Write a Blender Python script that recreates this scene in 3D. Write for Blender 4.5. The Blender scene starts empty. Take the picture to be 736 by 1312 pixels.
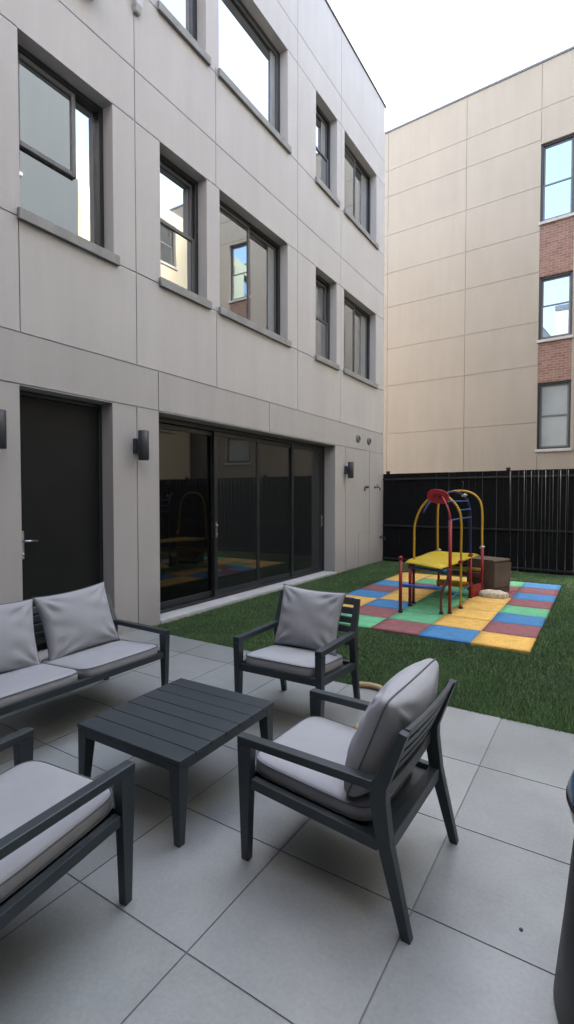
import bpy, bmesh, math, random
import numpy as np
from mathutils import Vector, Matrix

R = math.radians
PI = math.pi
rnd = random.Random(7)
scn = bpy.context.scene
col = scn.collection

# ------------------------------------------------------------------ object helpers
def link(o):
    col.objects.link(o); return o

def empty(name, loc=(0, 0, 0), rz=0.0):
    o = bpy.data.objects.new(name, None); link(o)
    o.empty_display_size = 0.1
    o.location = loc; o.rotation_euler = (0, 0, rz)
    return o

def tag(o, label=None, cat=None, group=None, kind=None):
    if label: o['label'] = label
    if cat: o['category'] = cat
    if group: o['group'] = group
    if kind: o['kind'] = kind
    return o

class MB:
    """collects shapes in one bmesh"""
    def __init__(s): s.bm = bmesh.new()
    def poly(s, pts):
        return s.bm.faces.new([s.bm.verts.new(p) for p in pts])
    def hexa(s, b, t):
        vb = [s.bm.verts.new(p) for p in b]; vt = [s.bm.verts.new(p) for p in t]
        n = len(vb)
        s.bm.faces.new(vb[::-1]); s.bm.faces.new(vt)
        for i in range(n):
            j = (i + 1) % n
            s.bm.faces.new((vb[i], vb[j], vt[j], vt[i]))
        return s
    def box(s, x0, x1, y0, y1, z0, z1):
        return s.hexa([(x0, y0, z0), (x1, y0, z0), (x1, y1, z0), (x0, y1, z0)],
                      [(x0, y0, z1), (x1, y0, z1), (x1, y1, z1), (x0, y1, z1)])
    def bar(s, p, q, a, b, a2=None, b2=None, side=(1, 0, 0)):
        """rectangular bar from p to q, half sizes a (along side) and b at p; a2,b2 at q"""
        p = Vector(p); q = Vector(q); d = (q - p).normalized()
        u = Vector(side); u = (u - d * u.dot(d)).normalized(); v = d.cross(u)
        a2 = a if a2 is None else a2; b2 = b if b2 is None else b2
        def ring(c, a, b): return [c - u * a - v * b, c + u * a - v * b, c + u * a + v * b, c - u * a + v * b]
        return s.hexa(ring(p, a, b), ring(q, a2, b2))
    def tube(s, pts, r, n=10, closed=False, r2=None):
        P = [Vector(p) for p in pts]; m = len(P); rings = []
        ref = Vector((0, 0, 1))
        u = None
        for i in range(m):
            if closed: d = P[(i + 1) % m] - P[i - 1]
            else: d = P[min(i + 1, m - 1)] - P[max(i - 1, 0)]
            d.normalize()
            if u is None:
                u = ref if abs(d.z) < .9 else Vector((1, 0, 0))
            u = (u - d * u.dot(d)).normalized(); v = d.cross(u)
            rr = r if r2 is None else r + (r2 - r) * i / (m - 1)
            rings.append([s.bm.verts.new(P[i] + u * rr * math.cos(2 * PI * k / n) + v * rr * math.sin(2 * PI * k / n)) for k in range(n)])
        for i in range(m if closed else m - 1):
            A = rings[i]; B = rings[(i + 1) % m]
            for k in range(n):
                f = s.bm.faces.new((A[k], A[(k + 1) % n], B[(k + 1) % n], B[k])); f.smooth = True
        if not closed:
            s.bm.faces.new(rings[0][::-1]); s.bm.faces.new(rings[-1])
        return s
    def lathe(s, prof, c=(0, 0, 0), n=32, axis='z', smooth=True):
        rings = []
        for r, h in prof:
            ring = []
            for k in range(n):
                a = 2 * PI * k / n
                if axis == 'z': p = (c[0] + r * math.cos(a), c[1] + r * math.sin(a), c[2] + h)
                else: p = (c[0] + h, c[1] + r * math.cos(a), c[2] + r * math.sin(a))
                ring.append(s.bm.verts.new(p))
            rings.append(ring)
        for A, B in zip(rings, rings[1:]):
            for k in range(n):
                f = s.bm.faces.new((A[k], A[(k + 1) % n], B[(k + 1) % n], B[k])); f.smooth = smooth
        s.bm.faces.new(rings[0][::-1]); s.bm.faces.new(rings[-1])
        return s
    def build(s, name, mat, parent=None, bevel=0.0, seg=2, loc=None):
        bm = s.bm
        bmesh.ops.recalc_face_normals(bm, faces=bm.faces)
        if bevel:
            ed = [e for e in bm.edges if len(e.link_faces) == 2 and e.calc_face_angle(0) > 0.6]
            bmesh.ops.bevel(bm, geom=ed, offset=bevel, segments=seg, affect='EDGES', profile=.5, clamp_overlap=True)
        me = bpy.data.meshes.new(name); bm.to_mesh(me); bm.free()
        if mat: me.materials.append(mat)
        o = bpy.data.objects.new(name, me); link(o)
        if parent: o.parent = parent
        if loc: o.location = loc
        return o

def catmull(P, n=8):
    P = [Vector(p) for p in P]; out = []
    Q = [P[0] * 2 - P[1]] + P + [P[-1] * 2 - P[-2]]
    for i in range(1, len(Q) - 2):
        a, b, c, d = Q[i - 1:i + 3]
        for k in range(n):
            t = k / n
            out.append(.5 * (2 * b + (c - a) * t + (2 * a - 5 * b + 4 * c - d) * t * t + (3 * b - a - 3 * c + d) * t ** 3))
    out.append(P[-1]); return out

def copy_tree(o, parent=None):
    c = o.copy(); col.objects.link(c); c.parent = parent
    for ch in list(o.children): copy_tree(ch, c)
    return c

# ------------------------------------------------------------------ materials
def nt_new(name):
    m = bpy.data.materials.new(name); m.use_nodes = True
    nt = m.node_tree; nt.nodes.clear()
    out = nt.nodes.new('ShaderNodeOutputMaterial'); b = nt.nodes.new('ShaderNodeBsdfPrincipled')
    nt.links.new(b.outputs[0], out.inputs[0])
    return m, nt, b

def N(nt, t, **kw):
    n = nt.nodes.new(t)
    for k, v in kw.items():
        if k in n.inputs: n.inputs[k].default_value = v
        else: setattr(n, k, v)
    return n

def coords(nt, scale=(1, 1, 1), obj=True):
    tc = N(nt, 'ShaderNodeTexCoord'); mp = N(nt, 'ShaderNodeMapping')
    mp.inputs['Scale'].default_value = scale
    nt.links.new(tc.outputs['Object'], mp.inputs['Vector'])
    return mp.outputs['Vector']

def c4(c, k=1.0): return (c[0] * k, c[1] * k, c[2] * k, 1)

def mat(name, c, rough=.5, var=.12, scale=6, bump=0.0, bscale=200, metal=0.0, spec=.5, stretch=(1, 1, 1), fine=0.0, fscale=60, rvar=.1):
    m, nt, b = nt_new(name); L = nt.links.new
    v = coords(nt, stretch)
    n = N(nt, 'ShaderNodeTexNoise', Scale=scale, Detail=6, Roughness=.6); L(v, n.inputs['Vector'])
    rp = N(nt, 'ShaderNodeMapRange'); rp.inputs[1].default_value = .3; rp.inputs[2].default_value = .7
    rp.inputs[3].default_value = 1 - var; rp.inputs[4].default_value = 1 + var
    L(n.outputs[0], rp.inputs[0]); fac = rp.outputs[0]
    if fine:
        n2 = N(nt, 'ShaderNodeTexNoise', Scale=fscale, Detail=3); L(coords(nt), n2.inputs['Vector'])
        r2 = N(nt, 'ShaderNodeMapRange'); r2.inputs[1].default_value = .3; r2.inputs[2].default_value = .7
        r2.inputs[3].default_value = 1 - fine; r2.inputs[4].default_value = 1 + fine
        L(n2.outputs[0], r2.inputs[0])
        mu = N(nt, 'ShaderNodeMath', operation='MULTIPLY'); L(fac, mu.inputs[0]); L(r2.outputs[0], mu.inputs[1]); fac = mu.outputs[0]
    mx = N(nt, 'ShaderNodeVectorMath', operation='SCALE'); mx.inputs[0].default_value = c
    L(fac, mx.inputs['Scale']); L(mx.outputs[0], b.inputs['Base Color'])
    rr = N(nt, 'ShaderNodeMapRange'); rr.inputs[3].default_value = max(0, rough - rvar); rr.inputs[4].default_value = min(1, rough + rvar)
    L(n.outputs[0], rr.inputs[0]); L(rr.outputs[0], b.inputs['Roughness'])
    b.inputs['Metallic'].default_value = metal; b.inputs['Specular IOR Level'].default_value = spec
    if bump:
        nb = N(nt, 'ShaderNodeTexNoise', Scale=bscale, Detail=4); L(coords(nt), nb.inputs['Vector'])
        bp = N(nt, 'ShaderNodeBump', Strength=bump, Distance=.01); L(nb.outputs[0], bp.inputs['Height'])
        L(bp.outputs[0], b.inputs['Normal'])
    return m

def stucco(name, c, dirt=.35, base_tone=None, low_shade=None):
    """rendered panel wall: soft mottling, vertical run-off streaks, darker splash zone at the foot, fine grain"""
    m, nt, b = nt_new(name); L = nt.links.new
    def rng(src, a, b_, lo, hi):
        r = N(nt, 'ShaderNodeMapRange'); r.inputs[1].default_value = a; r.inputs[2].default_value = b_
        r.inputs[3].default_value = lo; r.inputs[4].default_value = hi; L(src, r.inputs[0]); return r.outputs[0]
    def mul(a, b_):
        mm = N(nt, 'ShaderNodeMath', operation='MULTIPLY'); L(a, mm.inputs[0]); L(b_, mm.inputs[1]); return mm.outputs[0]
    n1 = N(nt, 'ShaderNodeTexNoise', Scale=.55, Detail=6, Roughness=.6); L(coords(nt), n1.inputs['Vector'])
    n2 = N(nt, 'ShaderNodeTexNoise', Scale=3.2, Detail=5, Roughness=.65); L(coords(nt, (1, 1, .12)), n2.inputs['Vector'])
    n3 = N(nt, 'ShaderNodeTexNoise', Scale=90, Detail=3); L(coords(nt), n3.inputs['Vector'])
    f = mul(rng(n1.outputs[0], .3, .7, .965, 1.03), rng(n2.outputs[0], .35, .7, 1 - .16 * dirt, 1.02))
    f = mul(f, rng(n3.outputs[0], .3, .7, .96, 1.04))
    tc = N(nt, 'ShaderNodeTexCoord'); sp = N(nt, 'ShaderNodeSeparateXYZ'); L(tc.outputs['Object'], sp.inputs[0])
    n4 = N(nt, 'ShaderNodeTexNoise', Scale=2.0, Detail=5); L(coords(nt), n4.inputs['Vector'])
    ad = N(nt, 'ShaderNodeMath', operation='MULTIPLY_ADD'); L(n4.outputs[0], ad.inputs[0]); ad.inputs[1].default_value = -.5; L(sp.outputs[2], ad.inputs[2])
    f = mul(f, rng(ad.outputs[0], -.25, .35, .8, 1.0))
    if low_shade: f = mul(f, rng(sp.outputs[2], low_shade[0], low_shade[1], low_shade[2], 1.0))  # wall colour darkens downward, standing in for skylight that fades lower down
    if base_tone: f = mul(f, rng(sp.outputs[2], 3.150, 3.156, base_tone, 1.0))          # ground floor panels slightly darker, with the dimmer light down there painted in
    mx = N(nt, 'ShaderNodeVectorMath', operation='SCALE'); mx.inputs[0].default_value = c
    L(f, mx.inputs['Scale']); L(mx.outputs[0], b.inputs['Base Color'])
    b.inputs['Roughness'].default_value = .82; b.inputs['Specular IOR Level'].default_value = .3
    nb = N(nt, 'ShaderNodeTexNoise', Scale=140, Detail=4); L(coords(nt), nb.inputs['Vector'])
    bp = N(nt, 'ShaderNodeBump', Strength=.25, Distance=.006); L(nb.outputs[0], bp.inputs['Height']); L(bp.outputs[0], b.inputs['Normal'])
    return m

def glass(name, c=(.45, .48, .5), metal=.6, rough=.02, wave=.02, ior=1.5):
    m, nt, b = nt_new(name); L = nt.links.new
    b.inputs['Base Color'].default_value = c4(c); b.inputs['Metallic'].default_value = metal
    b.inputs['Roughness'].default_value = rough; b.inputs['IOR'].default_value = ior
    n = N(nt, 'ShaderNodeTexNoise', Scale=.9, Detail=1); L(coords(nt), n.inputs['Vector'])
    bp = N(nt, 'ShaderNodeBump', Strength=wave, Distance=.1); L(n.outputs[0], bp.inputs['Height']); L(bp.outputs[0], b.inputs['Normal'])
    return m

def attr_mat(name, rough=.6, var=.1, scale=5, bump=.1, bscale=120, fine=.05):
    """takes its base colour per face from the attribute 'tint' and varies it"""
    m = mat(name, (1, 1, 1), rough, var, scale, bump, bscale, fine=fine)
    nt = m.node_tree; b = [n for n in nt.nodes if n.type == 'BSDF_PRINCIPLED'][0]
    sc = b.inputs['Base Color'].links[0].from_node
    a = N(nt, 'ShaderNodeAttribute', attribute_name='tint')
    nt.links.new(a.outputs['Color'], sc.inputs[0])
    return m

M = dict(
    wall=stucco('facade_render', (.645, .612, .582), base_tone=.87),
    wall_warm=stucco('beige_panel', (.325, .288, .236), low_shade=(.5, 11.5, .72)),
    wall_cream=stucco('cream_panel', (.42, .38, .28)),
    wall_grey=stucco('blue_grey_panel', (.05, .06, .068)),
    sill=mat('precast_sill', (.36, .35, .33), .8, .15, 5, .2, 90, fine=.08),
    slab=mat('pale_concrete', (.6, .59, .57), .7, .12, 4, .15, 80, fine=.06),
    coping=mat('coping_metal', (.13, .13, .15), .45, .1, 3),
    frame=mat('window_frame_paint', (.028, .03, .033), .35, .1, 8),
    sash=mat('sash_aluminium', (.12, .12, .122), .4, .1, 8),
    door=mat('door_paint', (.02, .0207, .0207), .5, .12, 3, .04, 300, spec=.15),
    dark=mat('anthracite_coat', (.038, .049, .056), .42, .12, 9, .05, 500),
    lamp=mat('lamp_coat', (.045, .05, .057), .42, .1, 6),
    steel=mat('brushed_steel', (.55, .55, .56), .3, .1, 30, metal=1.0),
    cushion=mat('cushion_fabric', (.45, .452, .468), .95, .05, 4, .35, 700, spec=.15, fine=.06, fscale=500, rvar=.02),
    piping=mat('piping_fabric', (.17, .17, .178), .9, .05, 10, spec=.2),
    fence=mat('fence_black', (.0125, .0128, .013), .85, .25, 5, .1, 60, stretch=(6, 6, .4), spec=.12),
    picket=mat('fence_tube', (.07, .072, .075), .6, .3, 6),
    rail=mat('fence_rail', (.022, .0225, .023), .7, .2, 5),
    red=mat('red_paint', (.36, .02, .022), .38, .18, 14),
    yellow=mat('yellow_paint', (.62, .36, .03), .4, .14, 10),
    platform=mat('yellow_plastic', (.66, .47, .02), .4, .12, 5, .08, 40),
    blue=mat('blue_paint', (.03, .13, .45), .35, .12, 10),
    purple=mat('purple_paint', (.03, .03, .12), .4, .15, 10),
    mauve=mat('faded_red_paint', (.16, .04, .05), .5, .2, 10),
    black=mat('black_iron', (.012, .012, .012), .5, .2, 10),
    enamel=mat('black_enamel', (.01, .011, .013), .16, .1, 6, rvar=.04),
    lid=mat('blue_enamel', (.05, .12, .22), .2, .1, 6, rvar=.04),
    card=mat('brown_card', (.11, .075, .05), .8, .2, 3, .1, 40, fine=.1),
    curtain=mat('grey_curtain', (.3, .315, .315), .12, .08, 3),
    card_pale=mat('pale_card', (.17, .12, .085), .8, .2, 3, .1, 40, fine=.1),
    white=mat('white_plastic', (.6, .6, .6), .45, .06, 5),
    grill_grey=mat('vent_grey', (.25, .25, .25), .5, .2, 8),
    asphalt=mat('asphalt', (.05, .05, .05), .9, .2, 3, .3, 100),
    soil=mat('lawn_base', (.018, .032, .012), 1.0, .3, 3, .3, 80),
    win=glass('window_glass', (.52, .55, .57), 1.0),
    win_right=glass('window_glass_clear', (.34, .45, .52), 1.0),
    win_pale=mat('window_with_blind', (.3, .33, .325), .12, .06, 2),
    slide=glass('sliding_door_glass', (.02, .022, .022), 0, .02, .016, 1.72),
    slide_dark=glass('screen_door_glass', (.006, .006, .006), 0, .03, .012, 1.46),
)

def brick_mat():
    m, nt, b = nt_new('red_brick'); L = nt.links.new
    tc = N(nt, 'ShaderNodeTexCoord'); sp = N(nt, 'ShaderNodeSeparateXYZ'); L(tc.outputs['Object'], sp.inputs[0])
    cb = N(nt, 'ShaderNodeCombineXYZ'); L(sp.outputs[0], cb.inputs[0]); L(sp.outputs[2], cb.inputs[1])
    br = N(nt, 'ShaderNodeTexBrick', Scale=1.0)
    br.inputs['Brick Width'].default_value = .2; br.inputs['Row Height'].default_value = .075
    br.inputs['Mortar Size'].default_value = .007; br.inputs['Bias'].default_value = 0
    br.inputs['Color1'].default_value = (.15, .075, .056, 1); br.inputs['Color2'].default_value = (.21, .115, .085, 1)
    br.inputs['Mortar'].default_value = (.24, .19, .16, 1)
    L(cb.outputs[0], br.inputs['Vector'])
    n = N(nt, 'ShaderNodeTexNoise', Scale=6, Detail=5); L(tc.outputs['Object'], n.inputs['Vector'])
    r = N(nt, 'ShaderNodeMapRange'); r.inputs[3].default_value = .75; r.inputs[4].default_value = 1.25; L(n.outputs[0], r.inputs[0])
    v = N(nt, 'ShaderNodeVectorMath', operation='SCALE'); L(br.outputs['Color'], v.inputs[0]); L(r.outputs[0], v.inputs['Scale'])
    L(v.outputs[0], b.inputs['Base Color']); b.inputs['Roughness'].default_value = .9
    bp = N(nt, 'ShaderNodeBump', Strength=.4, Distance=.01, invert=True); L(br.outputs['Fac'], bp.inputs['Height']); L(bp.outputs[0], b.inputs['Normal'])
    return m
M['brick'] = brick_mat()

def paver_mat():
    m = attr_mat('porcelain_paver', .36, .14, 2.2, .1, 160, .06)
    nt = m.node_tree; L = nt.links.new
    b = [n for n in nt.nodes if n.type == 'BSDF_PRINCIPLED'][0]
    # faint large water stains that change colour and gloss
    n = N(nt, 'ShaderNodeTexNoise', Scale=1.1, Detail=4, Roughness=.55); L(coords(nt), n.inputs['Vector'])
    r = N(nt, 'ShaderNodeMapRange'); r.inputs[1].default_value = .52; r.inputs[2].default_value = .7; r.inputs[3].default_value = 1; r.inputs[4].default_value = .86
    L(n.outputs[0], r.inputs[0])
    src = b.inputs['Base Color'].links[0].from_socket
    v = N(nt, 'ShaderNodeVectorMath', operation='SCALE'); L(src, v.inputs[0]); L(r.outputs[0], v.inputs['Scale']); L(v.outputs[0], b.inputs['Base Color'])
    return m
M['paver'] = paver_mat()
M['foam'] = attr_mat('foam_tile', .85, .14, 9, .3, 90, .16)
M['blade'] = attr_mat('turf_blade', .6, .05, 5, 0, 10, 0)

# ------------------------------------------------------------------ relief walls (one sheet with grooves and openings)
def relief(us, vs, depth, P, name, material, parent=None, tint=None):
    """grid of cells; depth(u,v) -> None (no face) or depth behind the face; P(u,v,d) -> point"""
    us = sorted(set(round(u, 4) for u in us)); vs = sorted(set(round(v, 4) for v in vs))
    D = {}
    nu, nv = len(us) - 1, len(vs) - 1
    for i in range(nu):
        for j in range(nv):
            D[i, j] = depth((us[i] + us[i + 1]) / 2, (vs[j] + vs[j + 1]) / 2)
    V, F, T, cache = [], [], [], {}
    def vid(u, v, d):
        k = (round(u, 4), round(v, 4), round(d, 4))
        if k not in cache: cache[k] = len(V); V.append(P(u, v, d))
        return cache[k]
    for (i, j), (d, full) in D.items():
        u0, u1, v0, v1 = us[i], us[i + 1], vs[j], vs[j + 1]
        tc = tint((u0 + u1) / 2, (v0 + v1) / 2, d) if tint else None
        if full:
            F.append([vid(u0, v0, d), vid(u1, v0, d), vid(u1, v1, d), vid(u0, v1, d)]); T.append(tc)
        for di, dj, a, b in ((1, 0, (u1, v0), (u1, v1)), (0, 1, (u1, v1), (u0, v1))):
            o = D.get((i + di, j + dj))
            if o is None or abs(o[0] - d) < 1e-6: continue
            F.append([vid(*a, d), vid(*b, d), vid(*b, o[0]), vid(*a, o[0])])
            T.append(tint((u0 + u1) / 2, (v0 + v1) / 2, max(d, o[0])) if tint else None)
    me = bpy.data.meshes.new(name); me.from_pydata(V, [], F)
    bm = bmesh.new(); bm.from_mesh(me); bmesh.ops.recalc_face_normals(bm, faces=bm.faces); bm.to_mesh(me); bm.free()
    if tint:
        at = me.attributes.new('tint', 'FLOAT_COLOR', 'FACE')
        for k, t in enumerate(T): at.data[k].color = (t[0], t[1], t[2], 1)
    me.materials.append(material)
    o = bpy.data.objects.new(name, me); link(o)
    if parent: o.parent = parent
    return o

def wall_relief(u0, u1, v0, v1, joints, holes, P, name, material, parent, g=.012, gd=.014):
    us = [u0, u1]; vs = [v0, v1]
    H = []
    for kind, c, a, b in joints:
        if kind == 'h': vs += [c - g / 2, c + g / 2]; us += [a, b]; H.append((a, b, c - g / 2, c + g / 2))
        else: us += [c - g / 2, c + g / 2]; vs += [a, b]; H.append((c - g / 2, c + g / 2, a, b))
    for a, b, c, d, _ in holes: us += [a, b]; vs += [c, d]
    us = [u for u in us if u0 <= u <= u1]; vs = [v for v in vs if v0 <= v <= v1]
    def depth(u, v):
        for a, b, c, d, dp in holes:
            if a < u < b and c < v < d: return (dp, False)
        for a, b, c, d in H:
            if a < u < b and c < v < d: return (gd, True)
        return (0.0, True)
    return relief(us, vs, depth, P, name, material, parent)

# ------------------------------------------------------------------ camera (level of a standing viewer, turned towards the facade)
Fpx, CX, CY, HC = 640., 368., 656., 1.6
yaw = math.atan2(775 - 368, Fpx); pitch = -math.atan2(19.5, Fpx)
fw = Vector((-math.sin(yaw) * math.cos(pitch), math.cos(yaw) * math.cos(pitch), math.sin(pitch)))
rt = Vector((math.cos(yaw), math.sin(yaw), 0)); up = rt.cross(fw)
cam = bpy.data.cameras.new('camera'); co = bpy.data.objects.new('camera', cam); link(co)
cam.sensor_fit = 'HORIZONTAL'; cam.sensor_width = 36; cam.lens = 36 * Fpx / 736
cam.clip_start = .05; cam.clip_end = 1500
mw = Matrix((rt, up, -fw)).transposed().to_4x4(); mw.translation = Vector((0, 0, HC))
co.matrix_world = mw
scn.camera = co

# ------------------------------------------------------------------ ground layers
FO = Vector((-4.647, 11.8, 0)); FRZ = math.atan2(-.053, .9986)       # fence line, and the right building is parallel to it
def fence_y(x): return 11.8 - .0531 * (x + 4.647)

tag(MB().box(-300, 300, -300, 300, -.3, -.06).build('ground', M['asphalt']), kind='structure')

# patio of large pavers with dark joints
XW = -4.69
xs_j = [-4.235, -3.63, -3.025, -2.42, -1.815, -1.212, -.602, .005, .61, 1.215, 1.82, 2.425, 3.03, 3.635, 4.24, 4.845, 5.45, 6.055]
ys_j = [-.57, .04, .648, 1.248, 1.85, 2.452, 3.08]
def paver_edge(x): return 4.12 if x < -2.42 else 3.84
g = .0065
us = [-4.69, 4.35]; vs = [-1.6, 3.84, 4.12]
for x in xs_j: us += [x - g / 2, x + g / 2]
for y in ys_j: vs += [y - g / 2, y + g / 2]
vs += [3.70, 3.70 + g]
us.append(-2.42)
def pdepth(u, v):
    if v > 3.84 and u > -2.42: return (0.0, False)
    for x in xs_j:
        if abs(u - x) < g / 2: return (.003, True)
    for y in ys_j:
        if abs(v - y) < g / 2: return (.003, True)
    if u < -2.42 and 3.70 < v < 3.70 + g: return (.003, True)
    return (0.0, True)
tints = {}
def ptint(u, v, d):
    if d > .002: return (.17, .175, .175)
    k = (sum(u > x for x in xs_j), sum(v > y for y in ys_j), v > 3.7 and u < -2.42)
    if k not in tints:
        t = rnd.uniform(.9, 1.07); tints[k] = (.33 * t, .344 * t * rnd.uniform(.99, 1.01), .333 * t)
    return tints[k]
pt = relief(us, vs, pdepth, lambda u, v, d: (u, v, -d), 'patio', M['paver'], tint=ptint)
tag(pt, kind='structure')

# lawn: base sheet and blades
lawn_poly = [(-4.69, 4.125), (-2.42, 4.125), (-2.42, 3.845), (4.35, 3.845), (4.35, fence_y(4.35)), (-4.69, fence_y(-4.69))]
lb = MB(); lb.poly([(x, y, -.012) for x, y in lawn_poly])
tag(lb.build('lawn_soil', M['soil']), kind='structure')
tag(MB().box(-30, 30, 11.95, 60, -.05, -.02).build('alley_ground', M['asphalt']), kind='structure')

def grass_blades():
    rs = np.random.RandomState(3)
    n = 330000
    u = rs.rand(n * 2, 2)
    # denser towards the viewer
    X = -4.69 + 5.6 * u[:, 0]; Y = 3.83 + 8.2 * u[:, 1] ** 1.5
    edge = np.where(X < -2.42, 4.105, 3.825) + rs.rand(len(X)) * .03
    ok = (Y > edge) & (Y < 11.78 - .0531 * (X + 4.647))
    ok &= ~((X > -3.53) & (X < -.615) & (Y > 5.585) & (Y < 10.09))
    ok &= ~((X < -4.70) & (Y < 9.3))
    X = X[ok][:n]; Y = Y[ok][:n]; k = len(X)
    # clumpy pile direction and height
    cl = np.sin(X * 3.1 + 1.3 * np.sin(Y * 2.3)) * np.cos(Y * 2.7 + .9 * np.sin(X * 4.1))
    cl2 = np.sin(X * 11.3 + 2 * np.sin(Y * 9.1)) * np.cos(Y * 13.1 + X * 3)
    hgt = (.026 + .010 * rs.rand(k) + .005 * cl + .004 * cl2)
    a = rs.rand(k) * 2 * np.pi; w = .0016 + .0016 * rs.rand(k) + .00025 * (Y - 3.8)
    lean = .010 + .022 * rs.rand(k); la = rs.rand(k) * 2 * np.pi + cl
    dx, dy = np.cos(a) * w, np.sin(a) * w
    tx, ty = np.cos(la) * lean, np.sin(la) * lean
    V = np.empty((k, 3, 3), np.float32)
    V[:, 0] = np.stack([X - dx, Y - dy, np.full(k, -.014)], 1)
    V[:, 1] = np.stack([X + dx, Y + dy, np.full(k, -.014)], 1)
    V[:, 2] = np.stack([X + tx, Y + ty, hgt - .012], 1)
    me = bpy.data.meshes.new('artificial_grass')
    me.vertices.add(k * 3); me.vertices.foreach_set('co', V.reshape(-1))
    me.loops.add(k * 3); me.loops.foreach_set('vertex_index', np.arange(k * 3, dtype=np.int32))
    me.polygons.add(k); me.polygons.foreach_set('loop_start', np.arange(0, k * 3, 3, dtype=np.int32))
    me.update()
    base = np.array([[.066, .158, .04], [.096, .205, .056], [.155, .25, .1], [.28, .33, .21]])
    pick = rs.choice(4, k, p=[.36, .32, .2, .12])
    c = base[pick] * (1 + .2 * cl + .16 * cl2 + .3 * (rs.rand(k) - .5))[:, None]
    c4_ = np.concatenate([c, np.ones((k, 1))], 1).astype(np.float32)
    at = me.attributes.new('tint', 'FLOAT_COLOR', 'FACE'); at.data.foreach_set('color', c4_.reshape(-1))
    me.materials.append(M['blade'])
    o = bpy.data.objects.new('artificial_grass', me); link(o)
    return tag(o, 'short dark green artificial turf around the play mat', 'grass', kind='stuff')
grass_blades()

# ------------------------------------------------------------------ windows and doors
def window(parent, P, a, b, c, d, style, glassm, dep=.155, sill=True, sill_out=.05, sill_h=.095, rail=.5, curtain=0):
    """window set 'dep' behind the wall face in the opening a..b x c..d; P(u,v,depth)"""
    def bx(m, u0, u1, v0, v1, d0, d1):
        m.hexa([P(u0, v0, d0), P(u1, v0, d0), P(u1, v0, d1), P(u0, v0, d1)], [P(u0, v1, d0), P(u1, v1, d0), P(u1, v1, d1), P(u0, v1, d1)])
    fr = MB(); e = .003
    f = .06
    for q in ((a + e, a + f, c + e, d - e), (b - f, b - e, c + e, d - e), (a + f, b - f, c + e, c + f), (a + f, b - f, d - f, d - e)):
        bx(fr, *q, dep, dep + .1)
    sash = MB(); rects = []
    i0, i1, j0, j1 = a + f, b - f, c + f, d - f
    def ring(m, u0, u1, v0, v1, w, d0, d1):
        bx(m, u0, u0 + w, v0, v1, d0, d1); bx(m, u1 - w, u1, v0, v1, d0, d1)
        bx(m, u0 + w, u1 - w, v0, v0 + w, d0, d1); bx(m, u0 + w, u1 - w, v1 - w, v1, d0, d1)
    k = 0
    if style == 'casement':
        um = i0 + .70 * (i1 - i0); vm = j0 + .43 * (j1 - j0)
        ring(sash, i0 + .002, um, vm, j1 - .002, .05, dep + .012, dep + .05)
        rects = [(i0, i1, j0, vm + .03, .054), (um - .03, i1, vm + .03, j1, .054), (i0 + .045, um - .045, vm + .045, j1 - .045, .032)]
    elif style == 'fixed':
        rects = [(i0, i1, j0, j1, .05)]
        ring(sash, i0 + .002, i1 - .002, j0 + .002, j1 - .002, .03, dep + .01, dep + .045)
    elif style == 'hung':
        vm = j0 + rail * (j1 - j0)
        ring(sash, i0 + .002, i1 - .002, j0 + .002, vm + .03, .045, dep + .01, dep + .045)
        ring(sash, i0 + .002, i1 - .002, vm - .03, j1 - .002, .045, dep + .05, dep + .085)
        rects = [(i0 + .04, i1 - .04, j0 + .04, vm, .03), (i0 + .04, i1 - .04, vm, j1 - .04, .07)]
    else:
        um = (i0 + i1) / 2
        ring(sash, i0 + .002, um + .03, j0 + .002, j1 - .002, .04, dep + .01, dep + .045)
        ring(sash, um - .03, i1 - .002, j0 + .002, j1 - .002, .04, dep + .05, dep + .085)
        rects = [(i0 + .04, um, j0 + .04, j1 - .04, .03), (um, i1 - .04, j0 + .04, j1 - .04, .07)]
    wo = fr.build('window', M['frame'], parent, bevel=.004, seg=1)
    sash.build('sash', M['sash'], wo, bevel=.004, seg=1)
    pn = MB()
    for u0, u1, v0, v1, dd in rects:
        t = rnd.uniform(-.0015, .0015)
        pn.poly([P(u0, v0, dep + dd), P(u1, v0, dep + dd + t), P(u1, v1, dep + dd + t), P(u0, v1, dep + dd)])
    pn.build('pane', glassm, wo)
    if curtain:
        u0, u1, v0, v1, dd = rects[-1]
        cn = MB(); nseg = 14; w_ = curtain * (b - a); row = []
        for q in range(nseg + 1):
            uu = u1 - w_ + w_ * q / nseg; dz = dep + dd - .0035 + .0012 * math.sin(q * 1.9)
            row.append((cn.bm.verts.new(P(uu, v0, dz)), cn.bm.verts.new(P(uu, v1, dz))))
        for A_, B__ in zip(row, row[1:]): cn.bm.faces.new((A_[0], B__[0], B__[1], A_[1]))
        cn.build('curtain', M['curtain'], wo)
    if sill:
        s = MB()
        bx(s, a - .035, b + .05, c - sill_h, c + .012, -sill_out, -.003)
        bx(s, a + .004, b - .004, c - sill_h + .03, c + .012, -.003, dep + .01)
        s.build('sill', M['sill'], wo, bevel=.006, seg=2)
    # dark soffit backing so no daylight passes around the frame
    return wo

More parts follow.
